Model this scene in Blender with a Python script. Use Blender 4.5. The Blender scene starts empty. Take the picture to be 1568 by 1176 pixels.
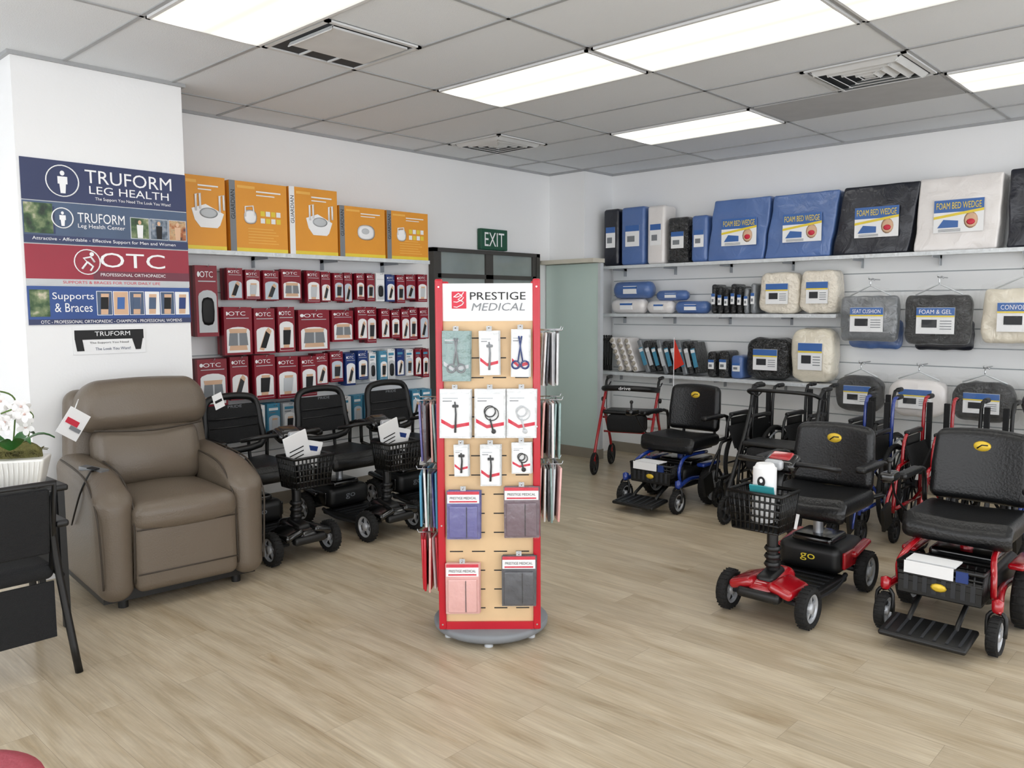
import bpy, math, random
from mathutils import Matrix, Vector, Euler, noise
random.seed(4)
S=bpy.context.scene
try:
    S.view_settings.view_transform='Standard'
except Exception: pass
PI=math.pi
def lin(h):
    h=h.lstrip('#');o=[]
    for i in(0,2,4):
        c=int(h[i:i+2],16)/255
        o.append(c/12.92 if c<=.04045 else((c+.055)/1.055)**2.4)
    return (*o,1)
MC={}
def mt(name,hexc,rough=.5,metal=0,coat=0,bump=None,var=None,emit=0,alpha=1,spec=None):
    if name in MC:return MC[name]
    m=bpy.data.materials.new(name);m.use_nodes=True;nt=m.node_tree;b=nt.nodes['Principled BSDF']
    b.inputs['Base Color'].default_value=lin(hexc);b.inputs['Roughness'].default_value=rough;b.inputs['Metallic'].default_value=metal
    b.inputs['Coat Weight'].default_value=coat;b.inputs['Coat Roughness'].default_value=.12;b.inputs['Alpha'].default_value=alpha
    if spec is not None:b.inputs['Specular IOR Level'].default_value=spec
    tc=nt.nodes.new('ShaderNodeTexCoord')
    if var is None: var=(6,.12)
    n=nt.nodes.new('ShaderNodeTexNoise');n.inputs['Scale'].default_value=var[0];n.inputs['Detail'].default_value=4
    nt.links.new(tc.outputs['Object'],n.inputs['Vector'])
    mx=nt.nodes.new('ShaderNodeMix');mx.data_type='RGBA'
    c=lin(hexc);a=var[1]
    mx.inputs[6].default_value=(c[0]*(1-a),c[1]*(1-a),c[2]*(1-a),1);mx.inputs[7].default_value=(min(1,c[0]*(1+a)),min(1,c[1]*(1+a)),min(1,c[2]*(1+a)),1)
    nt.links.new(n.outputs['Fac'],mx.inputs[0]);nt.links.new(mx.outputs[2],b.inputs['Base Color'])
    if bump:
        n2=nt.nodes.new('ShaderNodeTexNoise');n2.inputs['Scale'].default_value=bump[0];n2.inputs['Detail'].default_value=3
        if len(bump)>2:n2.inputs['Distortion'].default_value=bump[2]
        nt.links.new(tc.outputs['Object'],n2.inputs['Vector'])
        bp=nt.nodes.new('ShaderNodeBump');bp.inputs['Strength'].default_value=bump[1];bp.inputs['Distance'].default_value=.02
        nt.links.new(n2.outputs['Fac'],bp.inputs['Height']);nt.links.new(bp.outputs[0],b.inputs['Normal'])
        if coat:nt.links.new(bp.outputs[0],b.inputs['Coat Normal'])
    MC[name]=m;return m
# ---------- mesh builder ----------
TX={}
def textmesh(s):
    if s in TX:return TX[s]
    cu=bpy.data.curves.new('tmp','FONT');cu.body=s;cu.size=1;cu.resolution_u=3
    ob=bpy.data.objects.new('tmp',cu);bpy.context.collection.objects.link(ob)
    bpy.context.view_layer.update()
    dg=bpy.context.evaluated_depsgraph_get();me=ob.evaluated_get(dg).to_mesh()
    vs=[v.co.copy() for v in me.vertices];fs=[tuple(p.vertices) for p in me.polygons]
    bpy.data.objects.remove(ob);bpy.data.curves.remove(cu)
    x0=min(v.x for v in vs);x1=max(v.x for v in vs);y0=min(v.y for v in vs);y1=max(v.y for v in vs)
    vs=[((v.x-x0)/(x1-x0)-.5,(v.y-y0)/(y1-y0)-.5) for v in vs]
    TX[s]=(vs,fs);return TX[s]
def RT(rot):
    return Euler(rot).to_matrix().to_4x4()
class B:
    def __init__(s,name,loc=(0,0,0),rz=0):
        s.name=name;s.loc=loc;s.rz=rz;s.v=[];s.f=[];s.mi=[];s.sm=[];s.mats=[];s.M=Matrix()
    def raw(s,vs,fs,mat,sm=False,M=None):
        o=len(s.v);T=s.M@M if M is not None else s.M
        s.v+=[T@Vector(v) for v in vs]
        if mat not in s.mats:s.mats.append(mat)
        i=s.mats.index(mat)
        for f in fs:
            s.f.append([o+k for k in f]);s.mi.append(i);s.sm.append(sm)
    def box(s,c,size,mat,rot=(0,0,0)):
        x,y,z=[q/2 for q in size]
        vs=[(a*x,b*y,d*z) for a in(-1,1) for b in(-1,1) for d in(-1,1)]
        fs=[(0,1,3,2),(4,6,7,5),(0,4,5,1),(2,3,7,6),(0,2,6,4),(1,5,7,3)]
        s.raw(vs,fs,mat,False,Matrix.Translation(c)@RT(rot))
    def b2(s,x0,x1,y0,y1,z0,z1,mat):
        s.box(((x0+x1)/2,(y0+y1)/2,(z0+z1)/2),(abs(x1-x0),abs(y1-y0),abs(z1-z0)),mat)
    def rb(s,c,size,r,mat,rot=(0,0,0),k=3,mid=1,de=None):
        h=[q/2 for q in size];r=min(r,min(h)*.999)
        def ax(H):
            a=[-H+r*i/k for i in range(k+1)]
            m=[-H+r+(2*H-2*r)*(i/(mid+1)) for i in range(1,mid+1)]
            return a+m+[-q for q in reversed(a)]
        A=[ax(H) for H in h];D={};vs=[];fs=[]
        def vid(p):
            q=[max(-(h[i]-r),min(h[i]-r,p[i])) for i in range(3)]
            d=Vector([p[i]-q[i] for i in range(3)])
            if d.length>1e-9:d=d.normalized()*r
            w=Vector(q)+d
            key=tuple(round(t,5) for t in p)
            if key not in D:
                if de: w=Vector(de(w.x,w.y,w.z))
                D[key]=len(vs);vs.append(w)
            return D[key]
        for a in range(3):
            b,cc=(a+1)%3,(a+2)%3
            for sg in(-1,1):
                for i in range(len(A[b])-1):
                    for j in range(len(A[cc])-1):
                        qd=[]
                        for ii,jj in((i,j),(i+1,j),(i+1,j+1),(i,j+1)):
                            p=[0,0,0];p[a]=sg*h[a];p[b]=A[b][ii];p[cc]=A[cc][jj];qd.append(vid(p))
                        if sg<0:qd.reverse()
                        if len(set(qd))==4: fs.append(qd)
        s.raw(vs,fs,mat,True,Matrix.Translation(c)@RT(rot))
    def sell(s,c,size,mat,e1=.5,e2=.5,rot=(0,0,0),n=14,m=24,nz=0):
        a,b,d=[q/2 for q in size];vs=[];fs=[]
        pw=lambda w,e:math.copysign(abs(w)**e,w)
        for i in range(n+1):
            ph=-PI/2+PI*i/n
            for j in range(m):
                t=2*PI*j/m
                v=Vector((a*pw(math.cos(ph),e1)*pw(math.cos(t),e2),-b*pw(math.sin(ph),e1),d*pw(math.cos(ph),e1)*pw(math.sin(t),e2)))
                if nz and 0<i<n: v=v*(1+nz*noise.noise((v+Vector(c)+Vector(s.loc))*14))
                vs.append(v)
        for i in range(n):
            for j in range(m):
                fs.append((i*m+j,i*m+(j+1)%m,(i+1)*m+(j+1)%m,(i+1)*m+j))
        s.raw(vs,fs,mat,True,Matrix.Translation(c)@RT(rot))
    def tube(s,path,r,mat,seg=8,closed=False,sub=0,cap=True):
        P=[Vector(p) for p in path]
        if sub:
            n=len(P);Q=[]
            rng=range(n if closed else n-1)
            for i in rng:
                p0=P[(i-1)%n] if(closed or i>0) else P[0];p1=P[i];p2=P[(i+1)%n];p3=P[(i+2)%n] if(closed or i+2<n) else P[-1]
                for t in range(sub):
                    u=t/sub
                    Q.append(.5*((2*p1)+(-p0+p2)*u+(2*p0-5*p1+4*p2-p3)*u*u+(-p0+3*p1-3*p2+p3)*u**3))
            if not closed:Q.append(P[-1])
            P=Q
        n=len(P);vs=[];fs=[];N=None
        for i in range(n):
            if closed:t=P[(i+1)%n]-P[i-1]
            else:t=P[min(i+1,n-1)]-P[max(i-1,0)]
            if t.length<1e-9:t=Vector((0,0,1))
            t.normalize()
            if N is None:
                N=t.orthogonal().normalized()
            else:
                N=N-t*N.dot(t)
                if N.length<1e-6:N=t.orthogonal()
                N.normalize()
            Bn=t.cross(N);rr=r[i*len(r)//n] if isinstance(r,(list,tuple)) else r
            for j in range(seg):
                a=2*PI*j/seg;vs.append(P[i]+N*math.cos(a)*rr+Bn*math.sin(a)*rr)
        for i in range(n if closed else n-1):
            for j in range(seg):
                a=i*seg+j;b=i*seg+(j+1)%seg;c=((i+1)%n)*seg+(j+1)%seg;d=((i+1)%n)*seg+j
                fs.append((a,b,c,d))
        if cap and not closed:
            fs.append(tuple(reversed(range(seg))));fs.append(tuple(range((n-1)*seg,n*seg)))
        s.raw(vs,fs,mat,True)
    def lathe(s,prof,c,mat,rot=(0,0,0),seg=24,sm=True):
        vs=[];fs=[]
        for (r,z) in prof:
            for j in range(seg):
                a=2*PI*j/seg;vs.append((r*math.cos(a),r*math.sin(a),z))
        for i in range(len(prof)-1):
            for j in range(seg):
                fs.append((i*seg+j,i*seg+(j+1)%seg,(i+1)*seg+(j+1)%seg,(i+1)*seg+j))
        s.raw(vs,fs,mat,sm,Matrix.Translation(c)@RT(rot))
    def cyl(s,p,q,r,mat,r2=None,seg=14):
        p=Vector(p);q=Vector(q);d=q-p;L=d.length;r2=r if r2 is None else r2
        M=Matrix.Translation(p)@d.to_track_quat('Z','Y').to_matrix().to_4x4()
        vs=[(r*math.cos(2*PI*j/seg),r*math.sin(2*PI*j/seg),0) for j in range(seg)]+[(r2*math.cos(2*PI*j/seg),r2*math.sin(2*PI*j/seg),L) for j in range(seg)]
        s.raw(vs,[(j,(j+1)%seg,seg+(j+1)%seg,seg+j) for j in range(seg)],mat,True,M)
        s.raw(vs,[tuple(reversed(range(seg))),tuple(range(seg,2*seg))],mat,False,M)
    def prism(s,poly,y0,y1,mat,M=None):
        n=len(poly)
        vs=[(x,y0,z) for x,z in poly]+[(x,y1,z) for x,z in poly]
        fs=[tuple(range(n)),tuple(reversed(range(n,2*n)))]+[(i,n+i,n+(i+1)%n,(i+1)%n) for i in range(n)]
        s.raw(vs,fs,mat,False,M)
    def disc(s,c,rx,rz,mat,seg=24,th=.001):
        s.prism([(c[0]+rx*math.cos(2*PI*j/seg),c[2]+rz*math.sin(2*PI*j/seg)) for j in range(seg)],c[1],c[1]+th,mat)
    def ring(s,c,r,t,mat,seg=24):
        s.tube([(c[0]+r*math.cos(2*PI*j/seg),c[1],c[2]+r*math.sin(2*PI*j/seg)) for j in range(seg)],t,mat,seg=4,closed=True)
    def text(s,t,c,w,h,mat,rot=0,shear=0):
        vs,fs=textmesh(t);M=Matrix.Translation(c)@Matrix.Rotation(rot,4,'Y')
        s.raw([(x*w+shear*y*h,0,y*h) for x,y in vs],fs,mat,False,M)
    def wheel(s,c,r,w,tire,hub,spokes=5,tw=.03):
        R=(0,PI/2,0)
        tw=min(tw,r*.4)
        s.lathe([(r-tw,-w/2*.8),(r-tw*.4,-w/2),(r,-w/4),(r,w/4),(r-tw*.4,w/2),(r-tw,w/2*.8),(r-tw,-w/2*.8)],c,tire,R,24)
        for j in range(24):
            a=2*PI*j/24
            s.box((c[0],c[1]+math.cos(a)*r,c[2]+math.sin(a)*r),(w*.7,.006,.006),tire,(a,0,0))
        s.lathe([(r-tw,-w*.32),(r-tw-.012,-w*.32),(r-tw-.012,w*.32),(r-tw,w*.32)],c,hub,R,24)
        s.lathe([(0.001,-w*.42),(r*.24,-w*.4),(r*.28,-w*.2),(r*.28,w*.2),(r*.24,w*.4),(.001,w*.42)],c,hub,R,16)
        s.lathe([(r-tw,-w*.06),(.01,-w*.06),(.01,w*.06),(r-tw,w*.06)],c,MC['black_plastic'],R,20)
        for j in range(spokes):
            a=2*PI*j/spokes+.3
            L=r-tw
            s.box((c[0],c[1]+math.cos(a)*L*.55,c[2]+math.sin(a)*L*.55),(w*.5,L*.8,r*.16),hub,(a,0,0))
    def done(s,parent=None):
        me=bpy.data.meshes.new(s.name);me.from_pydata([tuple(v) for v in s.v],[],s.f)
        for m in s.mats:me.materials.append(m)
        me.polygons.foreach_set('material_index',s.mi);me.polygons.foreach_set('use_smooth',s.sm)
        me.update();ob=bpy.data.objects.new(s.name,me);bpy.context.collection.objects.link(ob)
        ob.location=s.loc;ob.rotation_euler=(0,0,s.rz)
        return ob
# ---------- materials ----------
white=mt('wall_paint','#f0f1f2',.75,bump=(60,.05),var=(1,.02))
wallM=white
slatM=mt('slat_white','#eff1f2',.45,var=(2,.02))
grooveM=mt('slat_groove','#b3b8bc',.6)
blk=mt('black_plastic','#0c0d0e',.42,var=(8,.2))
blkg=mt('black_gloss','#08090a',.18,coat=.6,var=(8,.2))
vinyl=mt('black_vinyl','#0c0d0f',.34,bump=(90,.15),var=(5,.15))
rubber=mt('tire_rubber','#0f0f0f',.8,bump=(60,.3))
greyhub=mt('hub_grey','#b9bcc0',.35,.3)
chrome=mt('chrome','#c9ccd0',.2,1)
silver=mt('silver_metal','#a7abb0',.35,.8)
redp=mt('red_paint','#a30b19',.2,0,.8)
bluep=mt('blue_paint','#173587',.25,0,.8)
gold=mt('gold_emblem','#e0bd3c',.35,.2)
paper=mt('paper_white','#eff0f1',.6,var=(5,.03))
dkgrey=mt('dark_grey','#26282c',.5)
mgrey=mt('mid_grey','#7d8186',.5)
lgrey=mt('light_grey','#c4c8cc',.5)
ink=mt('ink_black','#121316',.6)
navy=mt('poster_navy','#232f5a',.35,var=(3,.15))
slate=mt('poster_slate','#425674',.35,var=(4,.3))
pblue=mt('poster_blue','#234a8f',.35,var=(3,.35))
pred=mt('poster_red','#96122e',.35,var=(2,.3))
txtw=mt('print_white','#f4f5f7',.5,var=(4,.02))
def photo(name,cols,scale=14):
    if name in MC:return MC[name]
    m=bpy.data.materials.new(name);m.use_nodes=True;nt=m.node_tree;b=nt.nodes['Principled BSDF'];b.inputs['Roughness'].default_value=.4
    tc=nt.nodes.new('ShaderNodeTexCoord');n=nt.nodes.new('ShaderNodeTexNoise');n.inputs['Scale'].default_value=scale;n.inputs['Detail'].default_value=5
    r=nt.nodes.new('ShaderNodeValToRGB');nt.links.new(tc.outputs['Object'],n.inputs['Vector']);nt.links.new(n.outputs['Fac'],r.inputs[0]);nt.links.new(r.outputs[0],b.inputs['Base Color'])
    e=r.color_ramp.elements
    e[0].position=.32;e[0].color=lin(cols[0]);e[1].position=.68;e[1].color=lin(cols[-1])
    for i,c in enumerate(cols[1:-1]):
        q=e.new(.32+.36*(i+1)/(len(cols)-1));q.color=lin(c)
    MC[name]=m;return m
ph1=photo('photo_green',['#12281a','#34542f','#7a8a62','#d8cdb8'])
ph2=photo('photo_street',['#1a222c','#4b5a6a','#8893a0','#c3b29b'],18)
ph3=photo('photo_orange',['#3a2a2a','#a65a2a','#c4a47a','#29364a'],20)
skin=mt('print_skin','#d9b394',.6)
maroon=mt('box_maroon','#850c24',.4,var=(6,.15))
maroon2=mt('box_maroon_dark','#560a1a',.45)
pkblue=mt('box_blue','#1b3676',.4)
pkteal=mt('box_teal','#4a8fae',.4)
orange=mt('box_orange','#e59a2c',.45,var=(3,.12))
orange2=mt('box_orange_light','#efb552',.45)
clearp=mt('clear_film','#d2d7da',.15,coat=1,bump=(25,.5))
film=mt('plastic_bag_film','#f2f5f7',.12,coat=1,bump=(18,1,1.5),alpha=.045)
wood=mt('kiosk_maple','#dcbc92',.45,var=(9,.12))
kred=mt('kiosk_red','#ba0b25',.3,coat=.3)
purple=mt('pkg_purple','#5a5896',.35,coat=1,bump=(20,.3))
mauve=mt('pkg_mauve','#65505b',.35,coat=1,bump=(20,.3))
pink=mt('pkg_pink','#dfaaa4',.35,coat=1,bump=(20,.3))
charcoal=mt('pkg_charcoal','#3d3f47',.35,coat=1,bump=(20,.3))
pkgw=mt('pkg_clear_white','#d5d8da',.25,coat=1,bump=(25,.4))
pkgteal=mt('pkg_clear_teal','#7a9694',.3,coat=1,bump=(25,.4))
cardred=mt('card_red','#cc243e',.4)
bagblue=mt('bag_blue','#5270a8',.38,coat=.5,bump=(9,.45,1),var=(4,.15))
bagnavy=mt('bag_navy','#0e1322',.38,coat=.35,bump=(9,.4,1))
bagwhite=mt('bag_white','#e6e2e0',.35,coat=.8,bump=(9,.4,1),var=(4,.05))
bagcream=mt('bag_cream','#e6decb',.35,coat=.8,bump=(14,.5,1),var=(6,.08))
baggrey=mt('bag_grey','#74787c',.3,coat=.8,bump=(14,.7,1),var=(9,.5))
bagblack=mt('bag_black','#090a0d',.25,coat=.8,bump=(24,1,2.5),var=(7,.4))
fleece=mt('bag_fleece','#e9e1d2',.6,coat=.8,bump=(35,.9),var=(20,.10))
lblue=mt('label_blue','#3a67ab',.4);lyel=mt('label_yellow','#e8cf3f',.4)
leather=mt('taupe_leather','#695e51',.40,coat=.1,bump=(120,.12),var=(3,.06))
seam=mt('leather_seam','#40382f',.6)
frost=mt('frosted_glass','#c3d6cf',.22,coat=.5,var=(1,.08))
dglass=mt('door_glass','#8a9492',.08,coat=.5,var=(1.8,.45))
alum=mt('door_bronze','#4e4c49',.4,.4)
cream=mt('header_cream','#cfcabb',.5)
exitg=mt('exit_green','#16503a',.5)
meshf=mt('mesh_fabric','#121315',.85,bump=(200,.4))
pinkv=mt('pink_vinyl','#b04a58',.4,bump=(80,.1))
leafm=mt('leaf_green','#2f6a2c',.35);mossm=mt('moss','#6e6a3c',.9,bump=(80,1),var=(30,.5))
petal=mt('petal_white','#f6f3f2',.6);stemm=mt('stem_green','#54702f',.5)
ceram=mt('ceramic_white','#ecebe6',.3,coat=.4)
bbM=mt('baseboard_taupe','#8d8578',.6)
# ---------- floor material ----------
def floor_mat():
    m=bpy.data.materials.new('oak_planks');m.use_nodes=True;nt=m.node_tree;N=nt.nodes;L=nt.links;b=N['Principled BSDF']
    tc=N.new('ShaderNodeTexCoord');sp=N.new('ShaderNodeSeparateXYZ');cb=N.new('ShaderNodeCombineXYZ')
    L.new(tc.outputs['Object'],sp.inputs[0]);L.new(sp.outputs['Y'],cb.inputs['X']);L.new(sp.outputs['X'],cb.inputs['Y'])
    br=N.new('ShaderNodeTexBrick');L.new(cb.outputs[0],br.inputs['Vector'])
    br.inputs['Color1'].default_value=(0,0,0,1);br.inputs['Color2'].default_value=(1,1,1,1);br.inputs['Mortar'].default_value=(.5,.5,.5,1)
    br.inputs['Scale'].default_value=1;br.inputs['Mortar Size'].default_value=.0008;br.inputs['Mortar Smooth'].default_value=.3
    br.inputs['Brick Width'].default_value=1.22;br.inputs['Row Height'].default_value=.178;br.offset=.37;br.offset_frequency=2;br.squash=1
    mp=N.new('ShaderNodeMapping');L.new(cb.outputs[0],mp.inputs[0]);mp.inputs['Scale'].default_value=(1.3,8,1)
    n1=N.new('ShaderNodeTexNoise');n1.noise_dimensions='4D';L.new(mp.outputs[0],n1.inputs['Vector']);n1.inputs['Scale'].default_value=1.3;n1.inputs['Detail'].default_value=7;n1.inputs['Roughness'].default_value=.6;n1.inputs['Distortion'].default_value=.9
    mu=N.new('ShaderNodeMath');mu.operation='MULTIPLY';mu.inputs[1].default_value=17;L.new(br.outputs['Color'],mu.inputs[0]);L.new(mu.outputs[0],n1.inputs['W'])
    r=N.new('ShaderNodeValToRGB');L.new(n1.outputs['Fac'],r.inputs[0]);e=r.color_ramp.elements
    e[0].position=.24;e[0].color=lin('#947f62');e[1].position=.74;e[1].color=lin('#cbbfa8')
    q=e.new(.38);q.color=lin('#ac9c82');q=e.new(.54);q.color=lin('#bbad95')
    mp2=N.new('ShaderNodeMapping');L.new(cb.outputs[0],mp2.inputs[0]);mp2.inputs['Scale'].default_value=(4,110,1)
    n2=N.new('ShaderNodeTexNoise');n2.inputs['Scale'].default_value=1;n2.inputs['Detail'].default_value=3;L.new(mp2.outputs[0],n2.inputs['Vector'])
    m1=N.new('ShaderNodeMix');m1.data_type='RGBA';m1.blend_type='OVERLAY';m1.inputs[0].default_value=.3
    L.new(r.outputs[0],m1.inputs[6]);L.new(n2.outputs['Fac'],m1.inputs[7])
    hs=N.new('ShaderNodeHueSaturation');L.new(m1.outputs[2],hs.inputs['Color'])
    mr=N.new('ShaderNodeMapRange');mr.inputs['To Min'].default_value=.95;mr.inputs['To Max'].default_value=1.07;L.new(br.outputs['Color'],mr.inputs[0]);L.new(mr.outputs[0],hs.inputs['Value'])
    m2=N.new('ShaderNodeMix');m2.data_type='RGBA';L.new(br.outputs['Fac'],m2.inputs[0]);L.new(hs.outputs[0],m2.inputs[6]);m2.inputs[7].default_value=lin('#91836f')
    L.new(m2.outputs[2],b.inputs['Base Color']);b.inputs['Roughness'].default_value=.34
    return m
def light_mat():
    m=bpy.data.materials.new('fluorescent_lens');m.use_nodes=True;nt=m.node_tree;N=nt.nodes;L=nt.links
    for n in list(N):N.remove(n)
    o=N.new('ShaderNodeOutputMaterial');e=N.new('ShaderNodeEmission');L.new(e.outputs[0],o.inputs[0])
    tc=N.new('ShaderNodeTexCoord');sp=N.new('ShaderNodeSeparateXYZ');L.new(tc.outputs['Object'],sp.inputs[0])
    a=N.new('ShaderNodeMath');a.operation='MULTIPLY';a.inputs[1].default_value=22.;L.new(sp.outputs[0],a.inputs[0])
    c=N.new('ShaderNodeMath');c.operation='COSINE';L.new(a.outputs[0],c.inputs[0])
    mr=N.new('ShaderNodeMapRange');mr.inputs['From Min'].default_value=-1;mr.inputs['From Max'].default_value=1;L.new(c.outputs[0],mr.inputs[0])
    r=N.new('ShaderNodeValToRGB');L.new(mr.outputs[0],r.inputs[0])
    el=r.color_ramp.elements
    el[0].position=0;el[0].color=(1,.98,.94,1);el[1].position=1;el[1].color=(.155,.152,.132,1)
    q=el.new(.6);q.color=(.30,.29,.262,1);q=el.new(.85);q.color=(.19,.186,.165,1)
    L.new(r.outputs[0],e.inputs[0]);e.inputs[1].default_value=LSTR
    return m
LSTR=6.8
# ---------- room ----------
CZ=2.905;yL=5.655;xR=7.10
o=B('floor');o.b2(-2.6,7.3,-3.2,5.9,-.1,0,floor_mat());o.done()
tile=mt('ceiling_tile','#e2e6ea',.85,bump=(150,.15),var=(1.5,.03))
o=B('ceiling');o.b2(-2.6,7.3,-3.2,5.9,CZ,CZ+.1,tile);o.done()
o=B('wall_left');o.b2(-2.6,7.3,yL,yL+.15,0,CZ,wallM);o.done()
o=B('wall_right');o.b2(xR,xR+.15,-3.2,yL,0,CZ,wallM);o.done()
o=B('wall_pillar_left');o.b2(1.475,2.41,5.03,yL,0,CZ,wallM);o.done()
o=B('wall_pillar_corner');o.b2(6.63,xR,5.19,yL,0,CZ,wallM);o.done()
# storefront behind the camera
o=B('window_1')
for x in(-2.6,-.6,1.4,3.4,5.4,7.0):o.b2(x,x+.08,-3.2,-3.1,0,CZ,alum)
for z in(0,2.3):o.b2(-2.6,7.1,-3.2,-3.1,z,z+.1,alum)
o.done()
o=B('window_2')
for y in(-3.1,-1,1.1,3.2,5.4):o.b2(-2.6,-2.5,y,y+.08,0,CZ,alum)
for z in(0,2.3):o.b2(-2.6,-2.5,-3.1,5.6,z,z+.1,alum)
o.done()
grid=mt('grid_metal','#a4a6a8',.5)
o=B('trim_ceiling_grid')
for k in range(-7,9):
    X=1.74+.61*k
    if X<7.1:o.b2(X-.011,X+.011,-3.1,yL,CZ-.006,CZ,grid)
for k in range(-5,2):
    Y=4.0+1.22*k;o.b2(-2.5,xR,Y-.011,Y+.011,CZ-.006,CZ,grid)
o.b2(-2.5,xR,yL-.02,yL,CZ-.02,CZ,grid);o.b2(xR-.02,xR,-3,yL,CZ-.02,CZ,grid)
for x0,x1,y0,y1 in((1.455,2.43,5.01,5.03),(1.455,1.475,5.03,yL),(2.41,2.43,5.03,yL),(6.61,6.63,5.17,yL),(6.61,7.1,5.17,5.19)):o.b2(x0,x1,y0,y1,CZ-.02,CZ,grid)
o.done()
lm=light_mat();frm=mt('fixture_frame','#d9dadb',.5)
for X,Y in((3.57,2.78),(3.57,1.56),(3.57,.34),(1.74,2.78),(5.40,2.78),(5.40,.34),(1.74,.34),(-.09,2.78),(1.74,-2.1),(5.4,-2.1)):  # panels listed after the seen ones are out of view, added for lighting
    o=B('ceiling_light_panel',(X+.305,Y+.61,CZ-.012))
    o.b2(-.275,.275,-.58,.58,-.002,.004,lm)
    for a in(-1,1):
        o.b2(a*.275,a*.294,-.594,.594,-.006,.011,frm);o.b2(-.294,.294,a*.58,a*.594,-.006,.011,frm)
    o.done()
ventm=mt('vent_white','#d4d6d7',.5);vdark=mt('vent_dark','#33363a',.7)
def vent(X,Y,kind):
    o=B('air_vent',(X+.305,Y+.305,CZ))
    o.b2(-.29,.29,-.29,.29,-.006,0,vdark)
    for a in(-1,1):
        o.b2(a*.27,a*.295,-.295,.295,-.014,-.004,ventm);o.b2(-.295,.295,a*.27,a*.295,-.014,-.004,ventm)
    if kind==0:
        o.b2(-.235,.235,-.25,.13,-.022,-.012,ventm);o.box((-.235,-.06,-.02),(.005,.38,.03),ventm,(0,.6,0))
        for xx in(-.09,.09):o.b2(xx-.004,xx+.004,.13,.26,-.018,-.008,ventm)
    else:
        for i in range(4):
            t=.24-i*.06
            for a in(-1,1):
                o.box((0,a*t,-.02),(2*t,.04,.004),ventm,(a*.6,0,0));o.box((a*t,0,-.02),(.04,2*t,.004),ventm,(0,-a*.6,0))
        o.b2(-.03,.03,-.03,.03,-.03,-.01,ventm)
    o.done()
vent(2.35,3.39,0);vent(4.79,1.56,1);vent(4.79,4.61,1)
o=B('trim_grey_ceiling_panel',(5.705,2.17,CZ));o.b2(-.285,.285,-.59,.59,-.01,-.001,mt('panel_grey','#b4b5b6',.7));o.done()
o=B('baseboard_left');o.b2(2.43,4.95,yL-.015,yL,0,.1,bbM);o.done()
o=B('baseboard_right');o.b2(xR-.015,xR,-3,5.17,0,.1,bbM);o.done()
# slatwalls
def slat(name,loc,rz,w,z0,z1,step=.15):
    o=B(name,loc,rz);o.b2(0,w,-.012,0,z0,z1,grooveM);z=z0
    while z<z1-.02:
        o.b2(0,w,-.03,-.012,z,min(z+step-.009,z1),slatM);z+=step
    o.done()
slat('slatwall_panel',(2.43,yL-.001,0),0,2.42,.3,1.98)
slat('slatwall_panel',(xR-.001,5.15,0),-PI/2,7.5,.3,1.98)
# door
o=B('door_1',(4.95,yL-.001,0))
W=1.45;Hh=2.07
o.b2(0,.05,-.07,0,0,Hh,alum);o.b2(W-.05,W,-.07,0,0,Hh,alum);o.b2(0,W,-.07,0,Hh-.035,Hh,alum);o.b2(0,W,-.06,0,.0,.03,alum)
lw=(W-.10)/2
for x in(.05,.05+lw):
    o.b2(x,x+.05,-.06,-.01,.03,Hh-.035,alum);o.b2(x+lw-.05,x+lw,-.06,-.01,.03,Hh-.035,alum);o.b2(x,x+lw,-.06,-.01,1.80,1.84,alum);o.b2(x,x+lw,-.06,-.01,.03,.2,alum)
    o.b2(x+.05,x+lw-.05,-.04,-.02,.2,1.80,dglass);o.b2(x+.05,x+lw-.05,-.04,-.02,1.84,2.035,dglass)
    o.tube([(x+.1,-.06,1),(x+.1,-.11,1),(x+lw-.1,-.11,1),(x+lw-.1,-.06,1)],.012,silver)
o.done()
o=B('frosted_glass_partition',(6.58,0,0))
o.b2(-.02,.02,4.94,5.64,.1,1.96,frost);o.b2(-.04,.04,4.93,5.65,0,.1,bbM);o.b2(-.14,.045,4.93,5.65,1.965,2.005,cream)
o.b2(-.025,.025,4.93,4.96,.1,1.96,lgrey);o.done()
o=B('exit_sign',(5.75,yL-.03,2.18));o.rb((0,0,0),(.37,.05,.2),.008,exitg);o.text('EXIT',(0,-.0265,0),.27,.13,txtw)
o.done()
# ---------- posters ----------
def person_logo(o,x,y,z,r):
    o.ring((x,y-.001,z),r,.004,txtw,28);o.disc((x,y-.003,z+r*.5),r*.14,r*.16,txtw)
    o.prism([(x-r*.3,z+r*.28),(x+r*.3,z+r*.28),(x+r*.3,z-r*.2),(x+r*.2,z-r*.2),(x+r*.15,z-r*.8),(x-r*.15,z-r*.8),(x-r*.2,z-r*.2),(x-r*.3,z-r*.2)],y-.003,y-.002,txtw)
o=B('brand_poster',(1.49,5.028,0))
o.b2(0,.92,-.004,0,2.13,2.355,navy)
person_logo(o,.21,-.005,2.245,.085)
o.text('TRUFORM',(.58,-.006,2.285),.5,.075,txtw);o.text('LEG HEALTH',(.58,-.006,2.21),.46,.045,txtw);o.text('The Support You Need The Look You Want!',(.6,-.006,2.16),.44,.022,txtw)
o.b2(0,.92,-.004,0,1.895,2.125,slate)
o.b2(.005,.15,-.006,-.004,1.95,2.115,ph1);o.b2(.15,.16,-.006,-.004,1.95,2.1,navy)
person_logo(o,.2,-.006,2.04,.055);o.text('TRUFORM',(.41,-.006,2.05),.26,.055,txtw);o.text('Leg Health Center',(.41,-.006,2.0),.26,.03,txtw)
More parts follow.
